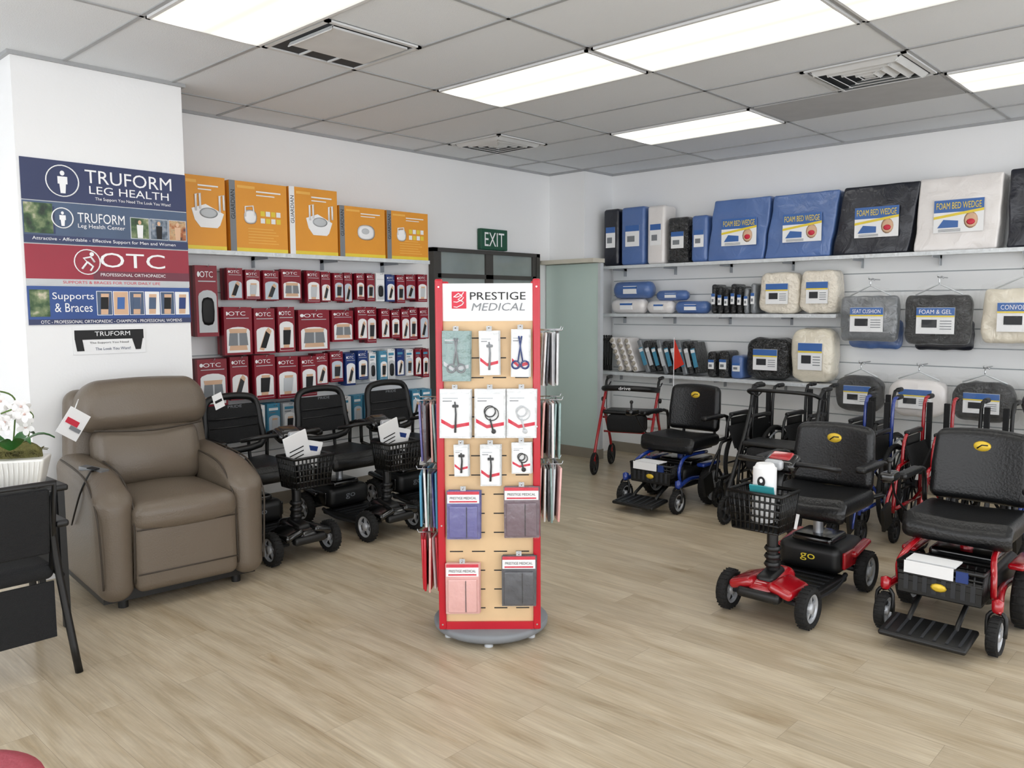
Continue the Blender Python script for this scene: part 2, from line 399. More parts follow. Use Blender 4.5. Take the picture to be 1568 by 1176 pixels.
for i,p in enumerate((ph1,ph2,ph3)):
    o.b2(.572+i*.115,.683+i*.115,-.0055,-.004,1.947,2.073,lgrey);o.b2(.576+i*.115,.679+i*.115,-.0065,-.0055,1.951,2.069,p)
    xx=.627+i*.115;o.prism([(xx-.015,1.953),(xx+.015,1.953),(xx+.02,2.03),(xx-.018,2.03)],-.0075,-.0065,[paper,ink,skin][i]);o.disc((xx,-.0075,2.045),.01,.013,skin,12)
o.b2(0,.92,-.006,-.004,1.9,1.94,navy);o.text('Attractive - Affordable - Effective Support for Men and Women',(.44,-.007,1.92),.8,.024,txtw)
o.b2(0,.92,-.004,0,1.70,1.89,pred);o.b2(.35,.92,-.0045,-.004,1.70,1.75,mt('poster_grey','#6d2a3c',.4))
o.ring((.32,-.006,1.8),.07,.004,txtw,24);o.tube([(.29,-.006,1.76),(.32,-.006,1.8),(.3,-.006,1.82),(.34,-.006,1.83),(.36,-.006,1.8)],.006,txtw,seg=5);o.disc((.345,-.008,1.845),.012,.012,txtw)
o.tube([(.32,-.006,1.8),(.35,-.006,1.775),(.335,-.006,1.75)],.006,txtw,seg=5)
o.text('OTC',(.58,-.006,1.815),.38,.085,txtw);o.text('PROFESSIONAL ORTHOPAEDIC',(.58,-.006,1.73),.38,.018,txtw)
o.b2(0,.92,-.004,0,1.665,1.70,lgrey);o.text('SUPPORTS & BRACES FOR YOUR DAILY LIFE',(.46,-.005,1.683),.55,.016,cardred)
o.b2(0,.92,-.004,0,1.445,1.66,pblue)
o.b2(.01,.11,-.006,-.004,1.49,1.64,ph1);o.text('Supports',(.235,-.006,1.60),.22,.05,txtw);o.text('& Braces',(.235,-.006,1.54),.2,.05,txtw)
for i in range(6):
    x=.36+i*.093;o.b2(x,x+.087,-.0055,-.004,1.495,1.635,txtw);o.b2(x+.003,x+.084,-.006,-.004,1.498,1.632,[slate,skin,slate,paper,slate,paper][i]);o.prism([(x+.02,1.50),(x+.06,1.50),(x+.07,1.62),(x+.025,1.62)],-.0065,-.006,skin);o.prism([(x+.02,1.53),(x+.062,1.53),(x+.066,1.6),(x+.024,1.6)],-.0075,-.0065,[ink,lblue,slate,slate,ink,pkblue][i])
o.b2(0,.92,-.006,-.004,1.445,1.475,navy);o.text('OTC - PROFESSIONAL ORTHOPAEDIC - CHAMPION - PROFESSIONAL WOMENS',(.46,-.007,1.46),.8,.018,txtw)
o.done()
o=B('small_wall_flyer',(1.71,5.028,0));o.b2(0,.41,-.003,0,1.27,1.425,paper);o.b2(.01,.4,-.004,-.003,1.355,1.41,ink);o.text('TRUFORM',(.22,-.0055,1.388),.2,.026,txtw);o.text('The Support You Need',(.2,-.005,1.335),.22,.014,ink);o.text('The Look You Want!',(.22,-.005,1.30),.2,.016,navy)
o.prism([(.02,1.29),(.06,1.29),(.05,1.36),(.09,1.36),(.01,1.36)],-.005,-.004,ink);o.prism([(.35,1.29),(.38,1.29),(.395,1.36),(.33,1.36)],-.005,-.004,ink);o.done()
# ---------- left wall shelf + boxes ----------
shelfm=mt('shelf_white','#e2e5e7',.4)
def shelf(loc,rz,w,d=.3):
    o=B('display_shelf',loc,rz);o.b2(0,w,-d,-.032,-.02,0,shelfm);o.b2(0,w,-d-.004,-d,-.03,.0,clearp)
    x=.15
    while x<w:
        o.prism([(x,-.02),(x+.004,-.02),(x+.004,-.1),(x,-.1)],-.08,-.032,silver);o.b2(x,x+.004,-d+.03,-.032,-.045,-.02,silver);x+=.6
    o.done()
shelf((2.43,yL,1.93),0,2.27)
def boxL(x0,x1,h,k):
    w=x1-x0;o=B('bathroom_aid_box',((x0+x1)/2,5.47,1.931))
    o.b2(-w/2,w/2,-.11,.11,0,h,orange);F=-.111
    o.b2(-w/2,w/2,F-.0005,F,0,.025,lyel)
    if k!=0:
        o.b2(-w/2,-w/2+.045,F-.001,F,0,h,[mgrey,mgrey,paper,mgrey,mgrey][k]);o.text('GUARDIAN',(-w/2+.024,F-.002,h*.66),.2,.03,ink,rot=-PI/2)
    c=.03
    if k in(0,2):
        o.prism([(c-.1,h*.55),(c+.0,h*.62),(c+.13,h*.5),(c+.1,h*.34),(c+.08,h*.3),(c-.04,h*.3),(c-.08,h*.4)],F-.003,F,txtw)
        o.sell((c+.02,F-.004,h*.5),(.13,.01,.07),lgrey,1,1,n=4)
        for q in(-.07,.1):o.tube([(c+q,F-.004,h*.52),(c+q,F-.004,h*.74),(c+q+.03,F-.004,h*.76),(c+q+.03,F-.004,h*.55)],.008,txtw,seg=5)
    elif k==3:
        o.sell((c,F-.002,h*.5),(.17,.012,.12),txtw,1,.8,n=4);o.sell((c-.01,F-.006,h*.52),(.08,.01,.05),lgrey,1,1,n=4)
    else:
        o.sell((c-.1,F-.002,h*.5),(.1,.01,.1),txtw,1,.8,n=4);o.tube([(c-.14,F-.004,h*.5),(c-.14,F-.004,h*.64),(c-.08,F-.004,h*.66),(c-.07,F-.004,h*.52)],.006,txtw,seg=5)
        for i in range(4):
            for j in range(2):o.b2(c-.02+i*.042,c+.014+i*.042,F-.001,F,h*.42+j*.05,h*.42+.035+j*.05,lyel if (i+j)%2 else paper)
        for j in range(6):o.b2(c-.12,c+.12-.02*(j%3),F-.001,F,h*.12+j*.02,h*.12+.006+j*.02,orange2)
    o.b2(-.02,w/2-.05,F-.001,F,h*.86,h*.88,paper);o.b2(-.02,w/2-.1,F-.001,F,h*.81,h*.825,paper);o.b2(-w/2+.06,-.03,F-.001,F,h*.9,h*.94,orange2)
    o.done()
for k,a in enumerate(((2.50,2.85,.49),(2.88,3.33,.485),(3.35,3.77,.49),(3.79,4.23,.39),(4.25,4.69,.39))):boxL(*a,k)
# brace packs
def hook(o,x,z,y0,y1):o.tube([(x,y0,z),(x,y1,z),(x,y1-.01,z+.012)],.003,chrome,seg=5)
winpale=mt('print_pale_blue','#c3cfda',.5)
def pack(o,x0,x1,z0,z1,col,kind,otc=True,F0=5.47):
    w=x1-x0-.012;x=(x0+x1)/2;h=z1-z0;n=3
    jx=random.uniform(-.004,.004);tilt=random.uniform(-.03,.03)
    for i in range(n):
        y=F0+i*.045
        o.box((x+jx+i*.006,y,(z0+z1)/2+random.uniform(-.004,.004)),(w,.035,h),col if i%2==0 else maroon2 if col==maroon else col,(0,tilt*.3,tilt))
    F=F0-.019
    top=random.choice([.50,.56,.60]);zt=z0+h*top
    arc=[(x-w*.42,z0+h*.05),(x+w*.42,z0+h*.05),(x+w*.42,zt)]+[(x+w*.42*math.cos(t),zt+h*.09*math.sin(t)) for t in(PI*.15,PI*.35,PI*.5,PI*.65,PI*.85)]+[(x-w*.42,zt)]
    o.prism(arc,F-.001,F,random.choice([paper,paper,winpale]) if kind!=3 else lgrey)
    if otc:
        o.text('OTC',(x-w*.02,F-.001,z1-h*.13),w*.6,h*.085,txtw)
        o.b2(x-w*.4,x+w*.4,F-.001,F,z1-h*.235,z1-h*.22,lgrey);o.disc((x-w*.38,F-.001,z1-h*.13),w*.06,h*.04,txtw,10)
    else:
        o.b2(x-w*.4,x+w*.3,F-.001,F,z1-h*.2,z1-h*.12,pkteal if col!=pkteal else txtw);o.b2(x-w*.4,x+w*.1,F-.001,F,z1-h*.28,z1-h*.25,mgrey)
    if kind==0:
        o.prism([(x-w*.2,z0+h*.07),(x+w*.12,z0+h*.07),(x+w*.24,z0+h*.56),(x-w*.16,z0+h*.56)],F-.003,F,skin)
        o.prism([(x-w*.22,z0+h*.18),(x+w*.17,z0+h*.18),(x+w*.25,z0+h*.50),(x-w*.2,z0+h*.50)],F-.005,F,random.choice([ink,ink,dkgrey,lgrey]))
        o.b2(x-w*.4,x+w*.4,F-.004,F,z0+h*.06,z0+h*.11,col)
    elif kind==1:
        o.prism([(x-w*.32,z0+h*.1),(x+w*.32,z0+h*.1),(x+w*.25,z0+h*.35),(x+w*.32,z0+h*.55),(x-w*.32,z0+h*.55),(x-w*.25,z0+h*.35)],F-.003,F,skin)
        o.prism([(x-w*.34,z0+h*.2),(x+w*.34,z0+h*.2),(x+w*.3,z0+h*.46),(x-w*.3,z0+h*.46)],F-.005,F,mgrey);o.b2(x-.006,x+.006,F-.006,F,z0+h*.2,z0+h*.46,lgrey)
    elif kind==2:
        o.prism([(x-w*.3,z0+h*.1),(x-w*.1,z0+h*.07),(x+w*.3,z0+h*.5),(x+w*.15,z0+h*.58),(x,z0+h*.5)],F-.003,F,skin)
        o.prism([(x-w*.25,z0+h*.14),(x-.0,z0+h*.12),(x+w*.22,z0+h*.42),(x+w*.02,z0+h*.5)],F-.005,F,random.choice([ink,ink,dkgrey]))
    else:
        o.sell((x,F-.003,z0+h*.35),(w*.6,.01,h*.4),ink,.8,.6,n=4,m=12)
    hook(o,x,z1-.01,5.62,F0-.05)
o=B('brace_package_display')
R1=[(2.65,2.82,1.34,1.83),(2.88,3.01),(3.02,3.15),(3.17,3.31),(3.32,3.50),(3.53,3.66),(3.67,3.77),(3.78,3.88),(3.89,3.98),(3.99,4.08),(4.09,4.18),(4.19,4.29),(4.30,4.4),(4.41,4.51),(4.52,4.64),(4.65,4.77)]
for i,a in enumerate(R1):
    z0,z1=(a[2],a[3]) if len(a)>2 else (1.57+random.uniform(0,.03),1.80+random.uniform(0,.025))
    col=maroon if i not in(11,12) else (paper if i==11 else pkblue)
    pack(o,a[0],a[1],z0,z1,col,[3,2,0,2,1,0,2,0,2,0,0,3,2,0,2,0][i],True,5.47+random.uniform(-.02,.02))
R2=[(2.83,3.06),(3.07,3.25),(3.26,3.41),(3.45,3.74),(3.755,3.97),(3.98,4.09),(4.10,4.21),(4.22,4.32),(4.33,4.43),(4.44,4.54),(4.55,4.65),(4.66,4.77)]
for i,a in enumerate(R2):
    z0=1.2 if i<4 else 1.26+random.uniform(-.02,.02);pack(o,a[0],a[1],z0,1.51+random.uniform(0,.03),maroon,[1,2,0,1,1,2,0,2,0,2,0,2][i],True,5.47+random.uniform(-.03,.02))
R3=[(2.65,2.88),(2.895,3.05),(3.06,3.24),(3.25,3.44),(3.45,3.60),(3.61,3.73),(3.74,3.87),(3.88,3.99),(4.0,4.11),(4.12,4.2),(4.21,4.30),(4.31,4.40),(4.41,4.50),(4.51,4.6),(4.61,4.69),(4.70,4.78)]
for i,a in enumerate(R3):
    z0=.86 if i<5 else .93
    col=maroon if i<7 else (pkblue if i<9 else [paper,pkteal,paper,pkblue,paper,maroon,maroon][i-9])
    pack(o,a[0],a[1],z0+random.uniform(-.02,.02),1.16+random.uniform(0,.03),col,[1,2,0,0,0,2,0,2,0,3,0,3,2,0,2,0][i],i<9,5.47+random.uniform(-.03,.02))
x=2.7
while x<4.7:
    w=random.choice([.1,.12,.14]);pack(o,x,x+w,.58,.82,random.choice([paper,pkteal,maroon,paper,lgrey,pkblue]),random.choice([0,2,3]),False);x+=w+.012
o.done()
# ---------- recliner ----------
o=B('leather_recliner',(1.955,4.55,0),-.09)
def arm(x,y,z):
    z2=z
    t=max(0,(z+.33)/.66)
    if y<-.0:z2=z-t*t*(-y/.4)**2*.13
    else:z2=z+t*.02*min(1,y/.3)
    return (x*(1+.16*t),y,z2)
for a in(-1,1):
    o.rb((a*.345,-.03,.385),(.168,.80,.66),.078,leather,k=5,mid=8,de=arm)
    for q in(-1,1):
        o.tube([(a*.345+q*.074,-.41,.14),(a*.345+q*.080,-.418,.35),(a*.345+q*.087,-.40,.53),(a*.345+q*.084,-.25,.655),(a*.345+q*.084,-.05,.695),(a*.345+q*.084,.25,.71)],.005,seam,seg=5,sub=5)
o.rb((0,-.37,.29),(.535,.14,.40),.045,leather,k=4,mid=3)
o.tube([(-.26,-.442,.19),(.26,-.442,.19)],.004,seam,seg=5);o.tube([(-.26,-.445,.42),(.26,-.445,.42)],.004,seam,seg=5)
def crown(x,y,z):return (x,y-(.02*(1-(x/.27)**2) if y<-.2 else 0),z+(.03*(1-(x/.27)**2)*(1-(y/.35)**2) if z>0 else 0))
o.rb((0,-.12,.475),(.545,.66,.15),.06,leather,k=4,mid=5,de=crown)
def puff(x,y,z):
    return (x*(1+.04*math.cos(z/.17*PI/2)),y-(.05*(max(0,1-(x/.3)**2))*(max(0,1-(z/.17)**2)) if y<0 else 0),z+.006*noise.noise(Vector((x*9,y*9,z*9))))
o.rb((0,.17,.70),(.56,.20,.36),.08,leather,(-.2,0,0),k=4,mid=7,de=puff)
o.rb((0,.235,.985),(.72,.24,.28),.10,leather,(-.15,0,0),k=5,mid=6,de=lambda x,y,z:(x*(1-.10*max(0,z/.13)),y-(.04*(1-(x/.36)**2) if y<0 else 0)+.008*noise.noise(Vector((x*8,z*8,3))),z+(.012*(1-(x/.36)**2) if z>0 else 0)))
o.rb((0,.33,.68),(.80,.16,.80),.07,leather,(-.12,0,0),k=4,mid=4,de=lambda x,y,z:(x*(1-.08*max(0,z/.4)),y,z))
o.tube([(-.29,.10,.87),(0,.045,.855),(.29,.10,.87)],.006,seam,seg=5,sub=6)
o.b2(-.40,.40,-.33,.38,.04,.1,blk)
for a in(-1,1):
    for y in(-.3,.3):o.cyl((a*.3,y,0),(a*.3,y,.05),.025,blk)
o.box((-.41,.02,.93),(.12,.003,.15),paper,(0,.6,.2));o.box((-.415,.015,.94),(.07,.003,.03),cardred,(0,.6,.2));o.box((-.405,.015,.90),(.06,.003,.02),mgrey,(0,.6,.2))
o.tube([(-.36,.1,1.05),(-.40,.03,1.0)],.003,paper,seg=5)
o.box((.40,.1,.98),(.07,.003,.09),paper,(0,-.3,.3));o.box((.40,.097,.98),(.05,.003,.015),ink,(0,-.3,.3))
o.tube([(-.36,-.12,.69),(-.40,-.2,.70),(-.45,-.2,.6),(-.45,0,.4)],.005,blk,sub=5,seg=6);o.box((-.36,-.12,.70),(.05,.15,.02),silver,(.1,0,.5));o.box((-.37,-.15,.712),(.035,.05,.006),ink,(.1,0,.5))
o.done()
# ---------- side table + orchid + guest chair ----------
o=B('black_side_table',(1.10,4.385,0));o.rb((0,0,.685),(.54,.4,.03),.01,blk)
for a in(-1,1):
    for c in(-1,1):o.b2(a*.24-.015,a*.24+.015,c*.17-.015,c*.17+.015,0,.675,blk)
o.b2(-.24,.24,-.165,-.155,.3,.66,blk)
o.done()
o=B('potted_orchid',(1.17,4.30,.70),-.5)
def tap(x,y,z):k=1+.12*z/.07;return(x*k,y*k,z)
o.rb((0,0,.07),(.27,.16,.14),.012,ceram,mid=3,de=tap)
for i in range(-6,7):o.tube([(i*.019,-.080,.02),(i*.0215,-.090,.13)],.003,ceram,seg=5)
o.sell((0,0,.145),(.26,.15,.05),mossm,.8,.6,(PI/2,0,0))
for i in range(60):
    a=random.uniform(-.13,.13);b=random.uniform(-.07,.07);o.tube([(a,b,.15),(a+random.uniform(-.03,.03),b+random.uniform(-.03,.03),.175),(a+random.uniform(-.05,.05),b+random.uniform(-.05,.05),.16)],.002,mossm,seg=4)
for a in(-.9,.2,1.2,2.6,3.6,4.6):
    vs=[];n=8
    for i in range(n+1):
        t=i/n;w=.03*math.sin(PI*min(1,t*.9+.08));R=.18*t;z=.15+.09*math.sin(t*2.3)
        for q in(-1,0,1):vs.append((math.cos(a)*R-math.sin(a)*w*q,math.sin(a)*R+math.cos(a)*w*q,z+(.008 if q else 0)))
    fs=[]
    for i in range(n):
        for q in(0,1):fs.append((i*3+q,i*3+q+1,i*3+q+4,i*3+q+3))
    o.raw(vs,fs,leafm,True)
lip=mt('orchid_lip','#d8b9b0',.5)
def flower(o,c,r,ry):
    for k in range(5):
        a=2*PI*k/5+PI/2
        M=Matrix.Translation(c)@RT((.2,0,ry))@Matrix.Rotation(a,4,'Y')@Matrix.Translation((r*.55,0,0))
        vs=[(r*.6*math.cos(t),-.012*math.cos(t)*.6,r*.42*math.sin(t)) for t in [2*PI*j/10 for j in range(10)]]+[(0,-.004,0)]
        o.raw(vs,[(j,(j+1)%10,10) for j in range(10)],petal,True,M)
    o.sell(c,(r*.35,r*.4,r*.35),lip,1,1,n=5,m=8)
for sx,pts in((.0,[(0,0,.14),(.02,0,.3),(.03,-.02,.42),(-.04,-.05,.46),(-.16,-.06,.44)]),(1,[(.05,.02,.14),(.08,.01,.28),(.10,-.02,.34),(.06,-.07,.38),(-.01,-.1,.36)]),(2,[(-.05,0,.14),(-.06,0,.3),(-.1,-.02,.36),(-.17,-.04,.38)])):
    o.tube(pts,.004,stemm,sub=5,seg=6)
    for p in pts[2:]:
        for q in range(3):
            flower(o,(p[0]+random.uniform(-.04,.04),p[1]-.02+random.uniform(-.02,.02),p[2]-.02+random.uniform(-.05,.04)),.034,random.uniform(-.5,.9))
o.done()
o=B('black_guest_chair',(.90,3.90,0))
o.rb((0,.0,.44),(.48,.42,.07),.03,meshf)
o.rb((-.0,-.23,.66),(.44,.03,.28),.012,meshf,(.12,0,0))
o.tube([(-.23,-.2,.45),(-.24,-.25,.82),(.24,-.25,.82),(.23,-.2,.45)],.014,blk,seg=8)
o.box((0,-.21,.28),(.46,.01,.24),meshf)
for a in(-1,1):
    o.tube([(a*.29,-.27,0),(a*.25,-.22,.42),(a*.23,-.22,.66),(a*.24,-.23,.78)],.016,blk,sub=3)
    o.tube([(a*.29,.24,0),(a*.27,.22,.42),(a*.27,.20,.62)],.016,blk,sub=3)
    o.rb((a*.27,-.02,.64),(.05,.44,.03),.012,blk)
    o.tube([(a*.26,-.22,.42),(a*.26,.22,.42)],.012,blk)
o.done()
o=B('pink_round_stool',(.38,2.09,0));o.lathe([(.001,.39),(.19,.39),(.215,.41),(.222,.43),(.21,.46),(.17,.475),(.001,.48)],(0,0,0),pinkv,seg=40)
o.cyl((0,0,.03),(0,0,.39),.03,chrome)
for k in range(5):
    a=2*PI*k/5;o.tube([(0,0,.08),(.22*math.cos(a),.22*math.sin(a),.05)],.015,blk);o.cyl((.22*math.cos(a),.22*math.sin(a),0),(.22*math.cos(a),.22*math.sin(a),.05),.022,blk)
o.done()
# ---------- kiosk ----------
KA=-math.radians(46.92)
o=B('spinning_display_rack',(2.715,2.684,0),KA)
o.lathe([(.001,.0),(.24,.0),(.27,.02),(.272,.04),(.262,.05),(.001,.05)],(0,0,.015),mgrey,seg=48)
for k in range(6):
    a=2*PI*k/6+.5;o.cyl((.22*math.cos(a),.22*math.sin(a),0),(.22*math.cos(a),.22*math.sin(a),.03),.02,lgrey)
o.b2(-.205,.205,-.175,.175,.07,1.47,wood);o.b2(-.205,.205,-.18,.18,1.47,1.635,txtw)
for a in(-1,1):
    for c in(-1,1):o.rb((a*.215,c*.175,.86),(.034,.034,1.59),.008,kred)
    o.b2(-.2,.2,a*.172,a*.185,.065,.10,kred)
    o.b2(a*.2,a*.215,-.16,.16,.065,1.47,wood);o.b2(a*.2,a*.218,-.16,.16,1.47,1.635,txtw);o.b2(a*.2,a*.22,-.17,.17,.065,.1,kred)
    for z in(.09,.55,1.0,1.62):o.disc((a*.215,-.193,z),.004,.004,chrome,seg=8,th=.002)
z=.16
while z<1.46:
    for x in(-.15,-.05,.05,.15):
        o.b2(x-.03,x+.03,-.1765,-.175,z,z+.005,ink)
        for a in(-1,1):o.b2(a*.2155,a*.216,x*.8-.02,x*.8+.02,z,z+.005,ink)
    z+=.088
F=-.181
o.b2(-.158,-.094,F-.003,F,1.525,1.60,cardred)
for dz in(0,.022,.044):
    o.tube([(-.15,F-.004,1.533+dz),(-.135,F-.004,1.531+dz),(-.112,F-.004,1.542+dz),(-.105,F-.004,1.553+dz)],.0025,txtw,seg=4)
o.tube([(-.15,F-.004,1.575),(-.128,F-.004,1.592),(-.112,F-.004,1.58),(-.13,F-.004,1.565),(-.108,F-.004,1.555)],.003,txtw,seg=4)
o.text('PRESTIGE',(.045,F-.003,1.58),.245,.034,ink);o.text('MEDICAL',(.05,F-.003,1.532),.235,.034,mgrey,shear=.25)
def kp(px0,px1,py0,py1):
    return (px0-749)/343,(px1-749)/343,1.65-(py1-428)/342,1.65-(py0-428)/342
def scissors(o,x,z,s,m,y):
    for a in(-1,1):
        o.ring((x+a*.012*s,y,z-.03*s),.010*s,.0025*s,m,12);o.tube([(x+a*.006*s,y,z-.02*s),(x-a*.004*s,y,z+.045*s)],.0025*s,m,seg=4)
def kpack(bx,mat,card,kind):
    x0,x1,z0,z1=kp(*bx);x=(x0+x1)/2;w=x1-x0;h=z1-z0;y=-.205
    for i in range(3):o.box((x+i*.003,y+i*.008,(z0+z1)/2),(w,.004,h),mat,(0,random.uniform(-.02,.02),0))
    Fy=y-.003
    if kind=='cuff':
        o.b2(x-w*.48,x+w*.48,Fy-.001,Fy,z1-h*.26,z1-.005,paper);o.b2(x-w*.48,x+w*.48,Fy-.002,Fy-.001,z1-h*.08,z1-.004,cardred)
        o.b2(x-w*.42,x+w*.42,Fy-.002,Fy-.001,z1-h*.24,z1-h*.21,cardred)
        o.text('PRESTIGE MEDICAL',(x,Fy-.003,z1-h*.15),w*.8,h*.05,ink);o.rb((x,Fy-.004,z0+h*.36),(w*.86,.014,h*.66),.006,mat);o.box((x+w*.1,Fy-.012,z0+h*.36),(.003,.003,h*.62),ink)
        o.rb((x,Fy-.006,z0+h*.5),(w*1.02,.022,h*1.02),.008,film)
    else:
        o.b2(x-w*.45,x+w*.45,Fy-.001,Fy,z0+h*.04,z1-h*.1,paper if mat!=pkgteal else pkgteal);o.b2(x-w*.4,x+w*.1,Fy-.0015,Fy-.001,z1-h*.2,z1-h*.17,lgrey);o.b2(x-w*.4,x-w*.1,Fy-.0015,Fy-.001,z1-h*.25,z1-h*.23,mgrey)
        o.prism([(x-w*.45,z0+h*.40),(x-w*.1,z0+h*.27),(x+w*.45,z0+h*.33),(x+w*.45,z0+h*.26),(x-w*.1,z0+h*.20),(x-w*.45,z0+h*.32)],Fy-.002,Fy-.001,cardred if mat!=pkgteal else lgrey)
        if kind=='sc':scissors(o,x,z0+h*.5,min(1.8,h*8),card,Fy-.006)
        elif kind=='ring':
            o.ring((x,Fy-.006,z0+h*.55),w*.18,.003,card,16);o.ring((x+.008,Fy-.006,z0+h*.5),w*.22,.0025,card,16);o.tube([(x,Fy-.006,z0+h*.4),(x+w*.1,Fy-.006,z0+h*.15)],.004,card,seg=5);o.sell((x+w*.12,Fy-.006,z0+h*.14),(.022,.01,.022),card,1,1,n=5,m=10)
        else:
            o.tube([(x,Fy-.006,z0+h*.12),(x+.004,Fy-.006,z0+h*.5),(x,Fy-.006,z0+h*.75)],[.005,.004,.003],card,seg=6);o.rb((x+.002,Fy-.006,z0+h*.66),(.028,.01,.012),.004,card)
        o.rb((x,Fy-.006,z0+h*.45),(w*.7,.018,h*.72),.008,film)
    o.b2(x-.012,x+.012,y-.006,y,z1,z1+.02,lgrey);o.tube([(x,-.175,z1+.012),(x,y-.03,z1+.012),(x,y-.035,z1+.022)],.003,chrome,seg=5)
teal=mt('teal_tool','#2f8f97',.4)
for a in(((680,722,504,580),pkgteal,mgrey,'sc'),((736,766,504,571),pkgw,mgrey,'pen'),((784,812,502,574),pkgw,pkblue,'sc'),
 ((675,722,592,667),pkgw,dkgrey,'pen'),((728,775,592,667),pkgw,ink,'ring'),((777,822,592,667),pkgw,lgrey,'ring'),
 ((696,718,677,726),pkgw,ink,'pen'),((736,767,677,741),pkgw,ink,'pen'),((784,814,674,722),pkgw,ink,'ring'),
 ((684,735,748,824),purple,None,'cuff'),((772,826,742,822),mauve,None,'cuff'),((681,733,862,942),pink,None,'cuff'),((768,821,850,930),charcoal,None,'cuff')):kpack(*a)
for a in(-1,1):
    for (z0,z1,cols) in(((1.15,1.42,[pkgw,clearp,pkgw,lgrey,pkgw]),(.82,1.1,[purple,pkgteal,pink,charcoal,mauve]),(.52,.78,[pkteal,purple,charcoal,pkgteal,paper]),(.22,.48,[kred,paper,kred,pink,kred])) if a<0 else ((1.17,1.42,[clearp,pkgw,charcoal,lgrey,clearp]),(.84,1.10,[pkgteal,pink,charcoal,paper,pkgteal]),(.54,.80,[pink,pkgw,charcoal,pkgteal,lgrey]))):
        if a<0 and z0>1.1:continue
        for i in range(6):
            x=a*(.236+i*.016);m=cols[i%5]
            yy=random.uniform(-.02,.02)
            o.rb((x,yy-.06,(z0+z1)/2),(.010,.13,z1-z0-.02*random.random()),.003,m,(0,a*random.uniform(-.03,.06),random.uniform(-.15,.15)),k=1)
            o.rb((x,yy+.09,(z0+z1)/2),(.010,.12,z1-z0-.03*random.random()),.003,cols[(i+2)%5],(0,a*random.uniform(-.03,.06),random.uniform(-.15,.15)),k=1)
        for y in(-.06,.09):o.tube([(a*.21,y,z1+.005),(a*.335,y,z1+.005),(a*.34,y,z1+.02)],.003,chrome,seg=5)
o.done()
# ---------- vehicles ----------
def basket(o,c,w,d,h,mat,taper=.85):
    cx,cy,cz=c
    def corner(a,b,t):
        k=taper+(1-taper)*t;return (cx+a*w/2*k,cy+b*d/2*k,cz+h*t)
    for t in(0,.2,.4,.6,.8,1):
        o.tube([corner(-1,-1,t),corner(1,-1,t),corner(1,1,t),corner(-1,1,t)],.006 if t<1 else .010,mat,seg=5,closed=True)
    for i in range(11):
        u=-1+i/5
        for b in(-1,1):
            o.tube([corner(u,b,0),corner(u,b,1)],.005,mat,seg=4);o.tube([corner(b,u,0),corner(b,u,1)],.005,mat,seg=4)
        o.tube([corner(u,-1,0),corner(u,1,0)],.005,mat,seg=4)
    o.b2(cx-w/2*taper,cx+w/2*taper,cy-d/2*taper,cy+d/2*taper,cz,cz+.004,mat)
def seat(o,y,z,mat,emblem=True,mesh=False,w=.46,bh=.36,arms=True,bz=.24):
    o.rb((0,y-.02,z),(w,.44,.085),.04,vinyl,k=4,mid=4,de=lambda X,Y,Z:(X,Y,Z+(.015*abs(X)/.23 if Z>0 else 0)-(.03 if Y<-.19 else 0)))
    o.tube([(-w/2+.02,y-.23,z-.005),(w/2-.02,y-.23,z-.005)],.003,dkgrey,seg=4)
    if mesh:
        o.rb((0,y+.22,z+.28),(w*.82,.02,bh*.72),.01,meshf,(-.15,0,0))
        zz=[(-.4,.12),(-.44,.27),(-.40,.42),(-.2,.46),(.2,.46),(.40,.42),(.44,.27),(.4,.12)]
        o.tube([(a*w,y+.2+(q-.13)*.15,z+q) for a,q in zz],.024,blk,sub=4,closed=True)
        for zc in(.2,.26,.32):o.tube([(-w*.38,y+.21,z+zc),(w*.38,y+.21,z+zc)],.006,blk,seg=4)
        o.text('PRIDE',(0,y+.19,z+.40),.1,.018,mgrey)
    else:
        o.rb((0,y+.235,z+bz),(w*.95,.085,bh),.042,vinyl,(-.13,0,0),k=4,mid=5,de=lambda X,Y,Z:(X*(1-.06*max(0,Z/.18)),Y-.03*(X/.2)**2,Z+(.015*(1-(X/.2)**2) if Z>0 else 0)))
        for q in(-1,1):o.tube([(q*w*.3,y+.185,z+bz-bh*.3),(q*w*.33,y+.19,z+bz),(q*w*.28,y+.20,z+bz+bh*.3)],.003,mgrey,sub=4,seg=4)
    if emblem:
        ze=z+bz+bh*.3;ye=y+.235-.043+bh*.3*.13
        o.sell((0,ye,ze),(.085,.02,.055),gold,1,1,n=6,m=16);o.tube([(-.022,ye-.009,ze-.01),(.0,ye-.010,ze+.008),(.027,ye-.008,ze+.008)],.004,blk,seg=4)
    for a in(-1,1):o.tube([(a*.12,y+.1,z-.05),(a*.14,y+.25,z-.02),(a*.14,y+.28,z+.15)],.012,blk,sub=3)
    if arms:
        for a in(-1,1):
            o.tube([(a*(w/2+.03),y+.24,z+.02),(a*(w/2+.035),y+.22,z+.19),(a*(w/2+.035),y+.05,z+.19)],.013,blk,sub=3)
            o.rb((a*(w/2+.035),y-.01,z+.205),(.055,.27,.035),.015,vinyl)
            o.tube([(a*(w/2+.03),y+.24,z+.02),(a*.1,y+.2,z-.05)],.013,blk)
refl=mt('reflector_red','#a01515',.3)
